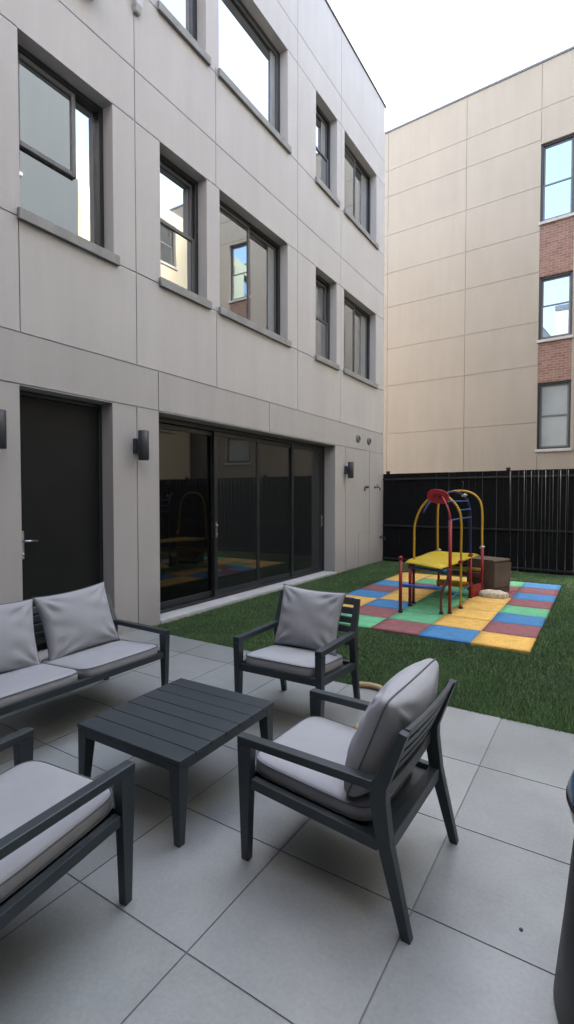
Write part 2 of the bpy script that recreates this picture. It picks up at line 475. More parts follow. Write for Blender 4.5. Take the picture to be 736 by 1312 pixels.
# left building -----------------------------------------------------------------
ZT = 11.13; YE = 11.865; Y0 = -9.0
PL = lambda u, v, d: (XW - d, u, v)
left = empty('apartment_building', (0, 0, 0))
tag(left, 'grey three storey block with dark framed windows and wide glass sliding door beside the patio', 'building')
S2, H2, S3, H3, LB, LH = 4.295, 5.975, 7.60, 9.235, 3.156, 2.668
LA, LS2, LS3, LT = 6.565, 4.235, 7.53, 9.79
cols = [(2.69, 3.755, 'casement'), (4.455, 5.315, 'hung'), (5.585, 7.40, 'slider'), (8.39, 9.27, 'hung'), (9.61, 11.345, 'slider')]
back_cols = [(-6.2, -4.4, 'slider'), (-3.2, -2.3, 'hung'), (-.6, 1.2, 'slider')]
holes = []
for a, b, st in cols + back_cols:
    holes.append((a, b, S2, H2, .30)); holes.append((a, b, S3, H3, .30))
DOOR = (2.655, 3.715, 0.0, 2.655); SLIDE = (4.405, 9.225, .05, 2.655)
holes += [(*DOOR, .3), (SLIDE[0], SLIDE[1], 0, SLIDE[3], .36)]
J = []
for z in (LA, LB, LH, LT): J.append(('h', z, Y0, YE))
def segs(z):
    c = sorted(cols + back_cols); e = Y0
    for a, b, _ in c: J.append(('h', z, e, a)); e = b
    J.append(('h', z, e, YE))
for z in (LS2, H2, LS3, H3): segs(z)
J += [('v', 2.672, LB, LS2), ('v', 4.07, LB, ZT), ('v', 4.06, 0, LH), ('v', 4.405, LH, LB), ('v', 6.83, LH, LB), ('v', 5.51, LB, S2), ('v', 5.51, H2, S3), ('v', 5.51, H3, ZT),
      ('v', 7.73, LB, ZT), ('v', 9.455, LB, ZT), ('v', 9.71, 0, LH), ('v', 11.0, 0, LH), ('v', 10.40, 0, .79), ('h', .79, 10.40, 11.0),
      ('v', 1.3, LB, ZT), ('v', -2.0, LB, ZT), ('v', -3.9, LB, ZT)]
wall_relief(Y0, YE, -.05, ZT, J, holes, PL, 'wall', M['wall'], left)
sh = MB()
sh.poly([(XW, YE, -.05), (-15, YE, -.05), (-15, YE, ZT), (XW, YE, ZT)])
sh.poly([(XW, Y0, -.05), (-15, Y0, -.05), (-15, Y0, ZT), (XW, Y0, ZT)])
sh.poly([(-15, Y0, -.05), (-15, YE, -.05), (-15, YE, ZT), (-15, Y0, ZT)])
sh.poly([(XW, Y0, ZT), (XW, YE, ZT), (-15, YE, ZT), (-15, Y0, ZT)])
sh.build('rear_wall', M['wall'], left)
MB().box(XW - .35, XW + .025, Y0, YE + .03, ZT + .002, ZT + .05).build('coping', M['coping'], left, bevel=.006)
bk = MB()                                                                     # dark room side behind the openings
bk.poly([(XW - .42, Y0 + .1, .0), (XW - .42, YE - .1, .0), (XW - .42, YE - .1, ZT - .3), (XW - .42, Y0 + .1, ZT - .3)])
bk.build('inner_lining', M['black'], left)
for i, (a, b, st) in enumerate(cols + back_cols):
    for c, d in ((S2, H2), (S3, H3)):
        window(left, PL, a, b, c, d, 'fixed' if c == S3 and i == 2 else st, M['win'], curtain=(0, .14 if c == S3 else 0, .10, .2 if c == S3 else 0, .17)[i] if i < 5 else 0)
# entrance door
dr = MB().box(XW - .245, XW - .20, DOOR[0] + .05, DOOR[1] - .05, .02, DOOR[3] - .05).build('door', M['door'], left, bevel=.004)
df = MB()
for y0, y1, z0, z1 in ((DOOR[0] + .003, DOOR[0] + .047, 0.003, DOOR[3] - .003), (DOOR[1] - .047, DOOR[1] - .003, .003, DOOR[3] - .003), (DOOR[0] + .047, DOOR[1] - .047, DOOR[3] - .047, DOOR[3] - .003)):
    df.box(XW - .29, XW - .185, y0, y1, z0, z1)
df.build('frame', M['frame'], dr, bevel=.003)
hd = MB(); hy = DOOR[0] + .11
hd.box(XW - .20, XW - .19, hy - .02, hy + .02, .98, 1.26)
hd.tube([(XW - .19, hy, 1.16), (XW - .14, hy, 1.16), (XW - .135, hy + .01, 1.16), (XW - .135, hy + .13, 1.155)], .011, 10)
hd.lathe([(.0, -.0), (.014, 0), (.014, .02), (0, .02)], (XW - .19, hy, 1.03), 14, 'x')
hd.build('handle', M['steel'], dr)
# sliding door of four panels
sd_x = XW - .245
sl = MB()
y0, y1, zb, zt = SLIDE
sl.box(sd_x - .11, sd_x, y0 + .003, y0 + .06, zb, zt - .003); sl.box(sd_x - .11, sd_x, y1 - .06, y1 - .003, zb, zt - .003)
sl.box(sd_x - .11, sd_x, y0 + .06, y1 - .06, zt - .07, zt - .003); sl.box(sd_x - .11, sd_x, y0 + .06, y1 - .06, zb, zb + .035)
sdo = sl.build('sliding_door', M['frame'], left, bevel=.004, seg=1)
ed = [y0 + .06, 5.79, 6.88, 8.0, y1 - .06]
for i in range(4):
    a, b = ed[i], ed[i + 1]
    dd = (.075, .015, .045, .02)[i]
    w = .075
    a2 = a - (.04 if i else 0); b2 = b + (.04 if i < 3 else 0)
    x1 = sd_x - dd; x0 = x1 - .035
    pf = MB(); z0, z1 = zb + .037, zt - .072
    pf.box(x0, x1, a2, a2 + w, z0, z1).box(x0, x1, b2 - w, b2, z0, z1)
    pf.box(x0, x1, a2 + w, b2 - w, z0, z0 + .09).box(x0, x1, a2 + w, b2 - w, z1 - .07, z1)
    po = pf.build('door_panel', M['frame'], sdo, bevel=.004, seg=1)
    pn = MB(); xm = x1 - .012
    pn.poly([(xm, a2 + w, z0 + .09), (xm, b2 - w, z0 + .09), (xm - .002, b2 - w, z1 - .07), (xm - .002, a2 + w, z1 - .07)])
    pn.build('pane', M['slide_dark'] if i == 0 else M['slide'], po)
    if i in (0, 1, 3):
        h = MB(); yy = b2 - .04 if i in (0, 3) else a2 + .04
        h.box(x1, x1 + .006, yy - .016, yy + .016, .98, 1.22); h.lathe([(0, 0), (.012, 0), (.012, .022), (0, .022)], (x1 + .006, yy, 1.17), 12, 'x').lathe([(0, 0), (.011, 0), (.011, .018), (0, .018)], (x1 + .006, yy, 1.03), 12, 'x')
        h.build('handle', M['steel'], po)
MB().box(XW - .36, XW + .015, SLIDE[0] + .004, SLIDE[1] + .06, -.02, .047).build('door_slab', M['slab'], left, bevel=.008)

# things on the facade ------------------------------------------------------------
def wall_lamp(y, z, label):
    t = empty('wall_lamp', (XW, y, z)); tag(t, label, 'lamp', 'cylinder lamps on the grey facade')
    MB().box(.002, .05, -.045, .045, -.085, .085).build('back_plate', M['lamp'], t, bevel=.006)
    b = MB(); b.box(.05, .085, -.03, .03, -.05, .05)
    b.lathe([(.03, -.172), (.056, -.172), (.062, -.166), (.062, .166), (.056, .172), (.03, .172)], (.135, 0, 0), 28)
    b.build('shade', M['lamp'], t)
    return t
wall_lamp(2.385, 2.2, 'grey cylinder wall lamp left of the dark door, cut by the photo edge')
wall_lamp(4.04, 2.2, 'grey cylinder wall lamp between the dark door and the sliding door')
wall_lamp(9.69, 2.17, 'small grey cylinder wall lamp right of the sliding door, near the fence')

def wall_vent(y, label):
    t = empty('wall_vent', (XW, y, 2.90)); tag(t, label, 'vent', 'round vents above the pipe outlets')
    MB().lathe([(.085, .002), (.085, .03), (.06, .045), (.06, .02), (0, .02)], (0, 0, 0), 24, 'x').build('hood', M['grill_grey'], t)
    s = MB()
    for k in range(4): s.box(.021, .035, -.055, .055, -.045 + k * .026, -.038 + k * .026)
    s.build('louvre', M['lamp'], t)
wall_vent(10.33, 'round grey wall vent, left one of the pair high on the facade end')
wall_vent(10.93, 'round grey wall vent, right one of the pair close to the fence corner')

def tap(y, z, label, flip=1):
    t = empty('wall_tap', (XW, y, z)); tag(t, label, 'tap')
    MB().lathe([(.03, .002), (.03, .012), (.014, .02), (.014, .05), (0, .05)], (0, 0, 0), 16, 'x').build('flange', M['lamp'], t)
    b = MB(); b.tube(catmull([(.04, 0, 0), (.09, 0, .005), (.13, -.0, -.02), (.14, 0, -.08)], 6), .015, 10)
    b.tube([(.07, 0, .0), (.07, 0, .05)], .008, 8); b.bar((.07, -.05, .055), (.07, .05, .055), .008, .006, side=(1, 0, 0))
    b.build('spout', M['lamp'], t)
    return t
t = empty('pipe_outlet', (XW, 10.72, 1.82)); tag(t, 'small dark bent pipe outlet left of the joint on the facade end', 'pipe')
MB().lathe([(.028, .002), (.028, .015), (0, .015)], (0, .12, 0), 16, 'x').build('flange', M['lamp'], t)
MB().tube(catmull([(.01, .12, 0), (.05, .12, .01), (.07, .06, .012), (.07, -.1, .01), (.07, -.14, -.03), (.07, -.14, -.09)], 6), .016, 10).build('pipe', M['lamp'], t)
tap(11.32, 1.83, 'dark garden tap at shoulder height beside the fence corner')
tap(11.68, .60, 'dark low tap near the lawn in the fence corner')

cd = MB()
cd.box(XW + .002, XW + .075, 4.045, 4.145, 7.26, ZT - .2)
cd.hexa([(XW + .002, 4.06, 7.19), (XW + .05, 4.06, 7.19), (XW + .05, 4.13, 7.19), (XW + .002, 4.13, 7.19)], [(XW + .002, 4.04, 7.258), (XW + .08, 4.04, 7.258), (XW + .08, 4.15, 7.258), (XW + .002, 4.15, 7.258)])
tag(cd.build('cable_conduit', M['white'], bevel=.012, seg=3), 'white vertical conduit ending on the facade at the top edge of the photo', 'conduit')
bx_ = empty('wall_box', (XW, 3.40, 6.98)); tag(bx_, 'dark grey box mounted on the facade near the top left corner', 'fixture')
MB().box(.002, .14, -.16, .12, -.1, .16).build('housing', M['lamp'], bx_, bevel=.01)
MB().box(.03, .12, -.13, .09, -.115, -.1).build('underside_grille', M['black'], bx_, bevel=.003)

# ------------------------------------------------------------------ right building (parallel to the fence, behind an alley)
RO = Vector((-6.6, 16.756, 0))
right = empty('beige_building', RO, FRZ)
tag(right, 'tall beige panelled block with brick bays between windows behind the black fence', 'building')
PR = lambda u, v, d: (u, d, v)                       # local: u along the wall, face towards -Y
def lx(x): return (x + 6.6) / .9986
RZT = 14.16
wx = [lx(-1.725), lx(2.2), lx(6.4)]
rows = [(9.60, 11.86), (6.19, 8.03), (2.99, 4.95)]
RJ = [('h', z, -4, lx(-1.71)) for z in (3.80, 5.47, 6.75, 8.19, 9.36, 10.66, 11.98)]
RJ += [('h', 12.86, -4, 22), ('h', 11.98, lx(-.8), 22), ('h', 8.19, lx(-.8), 22), ('h', 5.0, lx(-.8), 22)]
RJ += [('v', x, -.05, RZT) for x in (.105, 2.76, -2.5)]
rh = []; bricks = []
for k, x in enumerate(wx):
    w = .87 if k == 0 else 1.2
    RJ += [('v', x + .006, 11.9, RZT), ('v', x + .006, -.05, 2.8)]
    for c, d in rows: rh.append((x, x + w, c, d, .12))
    for c, d in ((8.03, 9.60 - .07), (4.95, 6.19 - .07)):
        rh.append((x, x + w, c, d, .008)); bricks.append((x, x + w, c, d))
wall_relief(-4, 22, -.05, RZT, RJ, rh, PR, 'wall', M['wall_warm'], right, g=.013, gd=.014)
for a, b, c, d in bricks:
    bb = MB(); bb.poly([(a, .008, c), (b, .008, c), (b, .008, d), (a, .008, d)]); bb.build('brick_infill', M['brick'], right)
for k, x in enumerate(wx):
    w = .87 if k == 0 else 1.2
    for i, (c, d) in enumerate(rows):
        window(right, PR, x, x + w, c, d, 'hung', M['win_pale'] if i == 2 else M['win_right'], dep=.07, sill_out=.045, sill_h=.07, rail=(.47, .54, .5)[i])
s = MB()
s.poly([(-4, 0, -.05), (-4, 9, -.05), (-4, 9, RZT), (-4, 0, RZT)]); s.poly([(22, 0, -.05), (22, 9, -.05), (22, 9, RZT), (22, 0, RZT)])
s.poly([(-4, 9, -.05), (22, 9, -.05), (22, 9, RZT), (-4, 9, RZT)]); s.poly([(-4, 0, RZT), (22, 0, RZT), (22, 9, RZT), (-4, 9, RZT)])
s.build('rear_wall', M['wall_warm'], right)
MB().box(-4.03, 22.03, -.03, .35, RZT + .002, RZT + .07).build('coping', M['coping'], right, bevel=.008)
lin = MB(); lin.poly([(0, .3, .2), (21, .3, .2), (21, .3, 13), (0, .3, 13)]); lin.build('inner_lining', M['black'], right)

# buildings that close the court to the right of and behind the viewer (seen in the window reflections)
def court_block(name, label, x0, x1, y0, y1, h, m, wins):
    e = empty(name, (0, 0, 0)); tag(e, label, 'building')
    PO = lambda u, v, d: (x0 + d, u, v)
    hl = [(a, a + 1.3, c, c + 1.7, .25) for a in wins for c in (4.3, 7.6, 10.8)]
    wall_relief(y0, y1, -.05, h, [('h', z, y0, y1) for z in (2.7, 4.2, 6.6, 7.5, 9.8)] + [('v', a - .9, -.05, h) for a in wins], hl, PO, 'wall', m, e, g=.02)
    s = MB()
    s.poly([(x0, y0, -.05), (x1, y0, -.05), (x1, y0, h), (x0, y0, h)]); s.poly([(x0, y1, -.05), (x1, y1, -.05), (x1, y1, h), (x0, y1, h)])
    s.poly([(x0, y0, h), (x1, y0, h), (x1, y1, h), (x0, y1, h)]); s.poly([(x1, y0, -.05), (x1, y1, -.05), (x1, y1, h), (x1, y0, h)])
    s.build('rear_wall', m, e)
    l = MB(); l.poly([(x0 + .3, y0 + .2, .1), (x0 + .3, y1 - .2, .1), (x0 + .3, y1 - .2, h - .3), (x0 + .3, y0 + .2, h - .3)]); l.build('inner_lining', M['black'], e)
    for a in wins:
        for c in (4.3, 7.6, 10.8): window(e, PO, a, a + 1.3, c, c + 1.7, 'hung', M['win'], sill_h=.07)
    return e
court_block('grey_building', 'blue grey block on the right side of the court, outside the photo', 4.4, 13, -9, 10.0, 14.5, M['wall_grey'], (-5.5, -1.5, 2.5, 6.8))
court_block('cream_building', 'cream block at the right end of the court, outside the photo', 5.0, 13, 10.05, 15.9, 13.0, M['wall_cream'], (11.4, 13.6))
bb2 = empty('rear_building', (0, 0, 0)); tag(bb2, 'grey block closing the court behind the viewer, outside the photo', 'building')
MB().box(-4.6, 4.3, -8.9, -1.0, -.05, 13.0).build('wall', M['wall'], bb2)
MB().box(-4.6, 4.3, -1.0, -.95, 12.8, 13.06).build('coping', M['coping'], bb2)
MB().box(-4.6, 4.3, -.948, .1, 2.75, 2.95).build('shade_slab', M['frame'], bb2)  # unseen overhead slab, added to darken the paving near the viewer

# ------------------------------------------------------------------ fence
fn = empty('black_fence', FO, FRZ)
tag(fn, 'tall black board fence with thin grey upright tubes on its right half behind the lawn', 'fence')
FH = 2.17
pan = MB(); x = -.03; k = 0
while x < 9.0:
    w = .145
    jx = rnd.uniform(-.004, .004)
    pan.box(x, x + w, .03 + jx, .05 + jx, -.05, FH - rnd.uniform(0, .003)); x += w + .004; k += 1
pan.build('board_panel', M['fence'], fn, bevel=.003, seg=1)
for z, h in ((.89, .02), (.07, .022), (FH - .14, .02)):
    MB().box(-.03, 9.0, -.006 if z < 1 else .0, .028, z - h, z + h).build('rail', M['rail'], fn, bevel=.003, seg=1)
for px_ in (.08, 2.875, 5.7, 8.8):
    p = MB().box(px_ - .03, px_ + .03, .052, .112, -.05, FH + .02).build('post', M['fence'], fn, bevel=.003)
    MB().box(px_ - .04, px_ + .04, .035, .125, FH + .021, FH + .065).build('cap', M['black'], p, bevel=.006)
px0 = 2.94; k = 0
for xx in [2.94] + [3.215 + .136 * i for i in range(42)]:
    z0 = .1 if k else .62
    tb = MB(); tb.tube([(xx, -.016, z0), (xx + rnd.uniform(-.004, .004), -.016, FH - .02)], .0065 if k % 3 != 2 else .0045, 8)
    tb.build('upright_tube', M['picket'] if k % 4 != 3 else M['rail'], fn); k += 1

# ------------------------------------------------------------------ play mat
C = dict(Y=(.88, .52, .12), R=(.30, .115, .115), B=(.075, .25, .48), G=(.16, .50, .25))
grid = ['GYYBRBYY', 'GRBYYRGY', 'RGGGGGYY', 'BYYYYRRG', 'YRBGRBRB']         # columns from the left, rows from the front
pm = empty('play_mat', (-3.527, 5.58, 0)); tag(pm, 'foam play mat of red, blue, yellow and green tiles on the lawn', 'play mat')
cw, rh_ = .5818, .565
for c in range(5):
    for r in range(8):
        me = MB(); z = rnd.uniform(.020, .0225)
        n = 6
        # slightly warped tile: grid top with gentle waves, straight sides
        x0, y0, x1, y1 = c * cw + .0005, r * rh_ + .0005, (c + 1) * cw - .0005, (r + 1) * rh_ - .0005
        ph = rnd.uniform(0, 6)
        T = [[me.bm.verts.new((x0 + (x1 - x0) * i / n + (.0004 * math.sin(9 * j + ph) if i in (0, n) else 0), y0 + (y1 - y0) * j / n + (.0004 * math.sin(8 * i + ph) if j in (0, n) else 0),
              z + .0008 * math.sin(i * 1.1 + ph) * math.cos(j * .9 + ph))) for j in range(n + 1)] for i in range(n + 1)]
        for i in range(n):
            for j in range(n):
                f = me.bm.faces.new((T[i][j], T[i + 1][j], T[i + 1][j + 1], T[i][j + 1])); f.smooth = True
        rim = [T[i][0] for i in range(n + 1)] + [T[n][j] for j in range(1, n + 1)] + [T[i][n] for i in range(n - 1, -1, -1)] + [T[0][j] for j in range(n - 1, 0, -1)]
        low = [me.bm.verts.new((v.co.x, v.co.y, -.008)) for v in rim]
        for i in range(len(rim)):
            k2 = (i + 1) % len(rim); me.bm.faces.new((rim[k2], rim[i], low[i], low[k2]))
        o = me.build('mat_tile', M['foam'], pm)
        cc = C[grid[c][r]]; t = rnd.uniform(.9, 1.06)
        at = o.data.attributes.new('tint', 'FLOAT_COLOR', 'FACE')
        for d in at.data: d.color = (cc[0] * t, cc[1] * t, cc[2] * t, 1)

# ------------------------------------------------------------------ climbing frame
cf = empty('climbing_frame', (-2.05, 7.6, .02)); tag(cf, 'red, yellow and blue childrens climbing frame with arches on the foam mat', 'climbing frame')
cb_off = Vector((2.05, -7.6, -.02))
def cp(p): return tuple(Vector(p) + cb_off)
zf = .024
def ctube(name, pts, r, m, n=12, cap=False):
    t = MB(); t.tube([cp(p) for p in pts], r, n)
    if cap:
        p = pts[-1]; t.lathe([(0, -.005), (r * 1.3, -.005), (r * 1.35, .012), (r * .9, .03), (0, .034)], cp(p), 14)
    return t.build(name, m, cf)
ctube('post', [(-2.33, 6.55, zf), (-2.33, 6.55, .76)], .0225, M['red'], cap=True)
ctube('post', [(-2.35, 7.01, zf), (-2.35, 7.01, .63)], .0235, M['red'])
ctube('post', [(-2.365, 7.21, zf), (-2.365, 7.21, .64)], .021, M['red'])
ctube('post', catmull([(-1.83, 6.75, zf), (-1.835, 6.75, .2), (-1.81, 6.76, .36), (-1.76, 6.79, .5), (-1.75, 6.81, .64)], 6), .019, M['mauve'])
lr = MB(); lr.tube([cp(p) for p in ((-1.74, 6.83, zf), (-1.74, 6.83, .6), (-1.742, 6.83, 1.29))], .0225, 12)
lr.tube([cp(p) for p in catmull([(-1.742, 6.83, 1.285), (-1.76, 6.84, 1.38), (-1.80, 6.88, 1.47), (-1.86, 6.98, 1.545), (-1.93, 7.12, 1.60)], 6)], .015, 10, r2=.009)
lr.build('ladder_rail', M['red'], cf)
ctube('post', [(-2.41, 8.7, zf), (-2.41, 8.7, .64)], .021, M['red'])
ctube('post', [(-1.643, 8.43, zf), (-1.643, 8.43, .78)], .0235, M['red'])
ctube('post', [(-1.75, 8.09, zf), (-1.75, 8.09, .65)], .0225, M['red'])
ctube('arch', catmull([(-2.36, 7.21, .62), (-2.36, 7.21, .95), (-2.35, 7.21, 1.2), (-2.27, 7.21, 1.42), (-2.12, 7.21, 1.6), (-2.01, 7.21, 1.665), (-1.89, 7.21, 1.61), (-1.74, 7.21, 1.45), (-1.69, 7.21, 1.25), (-1.69, 7.22, .8), (-1.69, 7.23, zf)], 7), .0165, M['yellow'])
ctube('arch', catmull([(-2.40, 8.6, .62), (-2.40, 8.58, 1.0), (-2.39, 8.56, 1.42), (-2.33, 8.55, 1.58), (-2.2, 8.55, 1.675), (-2.04, 8.55, 1.7), (-1.87, 8.55, 1.675), (-1.74, 8.54, 1.58), (-1.672, 8.52, 1.4), (-1.66, 8.49, 1.0), (-1.65, 8.46, .74)], 7), .017, M['yellow'])
ctube('arch', catmull([(-2.32, 7.5, 1.36), (-2.24, 7.6, 1.52), (-2.12, 7.75, 1.62), (-1.98, 7.95, 1.68), (-1.84, 8.05, 1.6), (-1.77, 8.09, 1.42), (-1.755, 8.09, 1.2), (-1.75, 8.09, .62)], 7), .0165, M['purple'])
for z, ya, yb in ((1.285, 6.83, 8.08), (1.41, 7.23, 8.08), (1.535, 6.9, 8.07), (.22, 6.83, 8.09)):
    ctube('rung', [(-1.745 if z < 1.5 else -1.80, ya, z), (-1.755 if z < 1.5 else -1.79, yb, z)], .0095, M['blue'])
ctube('rung', [(-2.35, 7.0, .585), (-1.745, 6.83, .59)], .0195, M['blue'])
ctube('rung', [(-2.36, 6.66, .375), (-2.1, 6.71, .372), (-1.815, 6.76, .37)], .0205, M['blue'])
# platform: a thin bent sheet with a turned edge
pb = MB(); n = 10
A, B_, Cc, D = Vector((-2.43, 7.01, .668)), Vector((-1.72, 6.80, .662)), Vector((-1.70, 8.5, .672)), Vector((-2.45, 8.72, .668))
A2, B2 = A, Vector((-1.83, 6.72, .665))
T = []
for i in range(n + 1):
    row = []
    for j in range(n + 1):
        s_, t_ = i / n, j / n
        p = (A * (1 - s_) + B2 * s_) * (1 - t_) + (D * (1 - s_) + Cc * s_) * t_
        p.z += .006 * math.sin(5 * s_ + 3 * t_) + .004 * math.sin(11 * t_) - (.02 if s_ > .95 or t_ < .03 else 0)
        row.append(p)
    T.append(row)
for dz in (0, -.012):
    G = [[pb.bm.verts.new(cp(p + Vector((0, 0, dz)))) for p in row] for row in T]
    for i in range(n):
        for j in range(n):
            f = pb.bm.faces.new((G[i][j], G[i + 1][j], G[i + 1][j + 1], G[i][j + 1])); f.smooth = True
    if dz == 0: G0 = G
for i in range(n):
    for (a, b) in (((i, 0), (i + 1, 0)), ((i, n), (i + 1, n)), ((0, i), (0, i + 1)), ((n, i), (n, i + 1))):
        pb.bm.faces.new((G0[a[0]][a[1]], G0[b[0]][b[1]], G[b[0]][b[1]], G[a[0]][a[1]]))
pb.build('platform', M['platform'], cf)
def cbar(name, p, q, a, b, m, side=(0, 0, 1)):
    return MB().bar(cp(p), cp(q), a, b, side=side).build(name, m, cf, bevel=.005)
cbar('side_board', (-2.36, 7.25, .50), (-2.41, 8.68, .36), .028, .014, M['yellow'])
cbar('back_board', (-2.36, 8.46, .43), (-1.66, 8.42, .43), .022, .014, M['yellow'])
cbar('back_board', (-2.36, 8.47, .34), (-1.66, 8.43, .34), .035, .012, M['mauve'])
cbar('step', (-2.30, 8.3, .19), (-1.78, 8.25, .19), .035, .1, M['yellow'])
MB().bar(cp((-1.735, 8.12, .12)), cp((-1.655, 8.40, .12)), .1, .012, side=(0, 0, 1)).build('side_panel', M['red'], cf, bevel=.006)
# red plate on the front arch, with two finger holes as dark rings
dp = MB()
cx_, cz_ = -2.01, 1.605
ring0, ring1 = [], []
for k in range(40):
    a = 2 * PI * k / 40
    ex, ez = .158 * math.copysign(abs(math.cos(a)) ** .9, math.cos(a)), .102 * math.copysign(abs(math.sin(a)) ** .85, math.sin(a))
    xx, zz = ex * .98 - ez * -.17, ez * .98 - ex * .17
    ring0.append((cx_ + xx, 7.165, cz_ + zz)); ring1.append((cx_ + xx, 7.19, cz_ + zz))
dp.hexa([cp(p) for p in ring0], [cp(p) for p in ring1])
disc = dp.build('arch_plate', M['red'], cf, bevel=.006)
hl_ = MB()
for dx in (-.035, .03):
    for dz in (-.012, .016):
        c0 = Vector(cp((cx_ + dx, 7.158, cz_ + dz - dx * .2)))
        hl_.tube([c0 + Vector((.016 * math.cos(2 * PI * k / 12), 0, .016 * math.sin(2 * PI * k / 12))) for k in range(12)], .005, 6, closed=True)
hl_.build('finger_hole', M['black'], disc)
# clamps at the joints and foot pegs
for p in ((-2.365, 7.2, .655), (-2.40, 8.64, .68), (-1.648, 8.44, .79), (-1.75, 8.09, .69), (-1.69, 7.215, .69), (-1.82, 7.95, 1.62), (-2.35, 7.02, .60)):
    k = MB(); P_ = Vector(cp(p))
    k.tube([P_ + Vector((-.035, -.02, -.01)), P_ + Vector((.035, .02, .012))], .012, 8); k.tube([P_ + Vector((0, -.03, .0)), P_ + Vector((0, .03, .02))], .016, 8)
    k.lathe([(0, -.02), (.028, -.02), (.03, .015), (0, .02)], tuple(P_), 10)
    k.build('clamp', M['steel'] if p[2] > .75 or p[0] < -2.38 else M['red'], cf)
for x_, y_ in ((-2.33, 6.55), (-2.35, 7.01), (-1.83, 6.75), (-1.74, 6.83), (-1.69, 7.23), (-2.41, 8.7), (-1.643, 8.43), (-1.75, 8.09), (-2.365, 7.21)):
    k = MB(); k.lathe([(.012, 0), (.032, 0), (.032, .012), (.024, .03), (.012, .03)], cp((x_, y_, zf)), 12)
    k.tube([cp((x_, y_, zf + .01)), cp((x_ + .03, y_ - .03, zf + .012))], .006, 6)
    k.build('foot', M['black'], cf)
ctube('antenna_wire', catmull([(-1.9, 8.0, 1.66), (-1.86, 8.0, 1.73), (-1.85, 8.0, 1.82), (-1.87, 8.0, 1.84)], 5), .005, M['lamp'], 6)

# cardboard box and pale bundle behind the climbing frame
box = empty('cardboard_box', (-1.49, 8.58, .024), R(-22)); tag(box, 'brown cardboard box standing on the mat behind the climbing frame', 'box')
w_, d_, h_ = .50, .46, .535
bm_ = MB(); th = .005
bm_.box(-w_, 0, 0, th, 0, h_).box(-w_, 0, d_ - th, d_, 0, h_).box(-th, 0, th, d_ - th, 0, h_).box(-w_, -w_ + th, th, d_ - th, 0, h_).box(-w_ + th, -th, th, d_ - th, 0, th)
bm_.build('carton', M['card'], box)
f = MB(); f.hexa([(-w_ - .004, -.004, h_ + .002), (-.04, -.004, h_ + .004), (-.04, d_ + .004, h_ + .006), (-w_ - .004, d_ + .004, h_ + .004)], [(-w_ - .004, -.004, h_ + .007), (-.04, -.004, h_ + .009), (-.04, d_ + .004, h_ + .011), (-w_ - .004, d_ + .004, h_ + .009)])
f.build('top_flap', M['card'], box)
bm2 = MB(); bm2.hexa([(.003, .01, .1), (.01, d_ - .01, .1), (.014, d_ - .01, .1), (.007, .01, .1)], [(.003, .01, h_ - .03), (.03, d_ - .01, h_ - .05), (.034, d_ - .01, h_ - .05), (.007, .01, h_ - .03)])
bm2.build('outer_flap', M['card_pale'], box)
f = MB(); f.hexa([(-.038, .0, h_ + .01), (.004, .0, h_ - .012), (.004, d_, h_ - .012), (-.038, d_, h_ + .012)], [(-.036, .0, h_ + .016), (.012, .0, h_ - .008), (.012, d_, h_ - .008), (-.036, d_, h_ + .018)])
f.build('side_flap', M['card'], box)
cloth_m = mat('patterned_cloth', (.66, .55, .38), .95, .35, 26, .3, 90, fine=.25, fscale=40)
bd = MB(); nn, mm = 36, 12
rings = []
for j in range(mm + 1):
    ph = PI / 2 * j / mm
    ring = []
    for k in range(nn):
        a = 2 * PI * k / nn
        rr = math.cos(ph) ** .55 * (1 + .05 * math.sin(2 * a + 1) + .015 * math.sin(7 * a))
        z = .10 * math.sin(ph) ** .55 + .005 * math.sin(5 * a + 3 * ph) * math.sin(2 * ph)
        ring.append(bd.bm.verts.new((.215 * rr * math.cos(a), .16 * rr * math.sin(a), z)))
    rings.append(ring)
for a_, b_ in zip(rings, rings[1:]):
    for k in range(nn):
        f = bd.bm.faces.new((a_[k], a_[(k + 1) % nn], b_[(k + 1) % nn], b_[k])); f.smooth = True
bmesh.ops.remove_doubles(bd.bm, verts=bd.bm.verts, dist=.0005)
tag(bd.build('cloth_bundle', cloth_m, loc=(-1.46, 8.37, .022)), 'pale patterned rounded cloth bundle in front of the cardboard box', 'cloth')

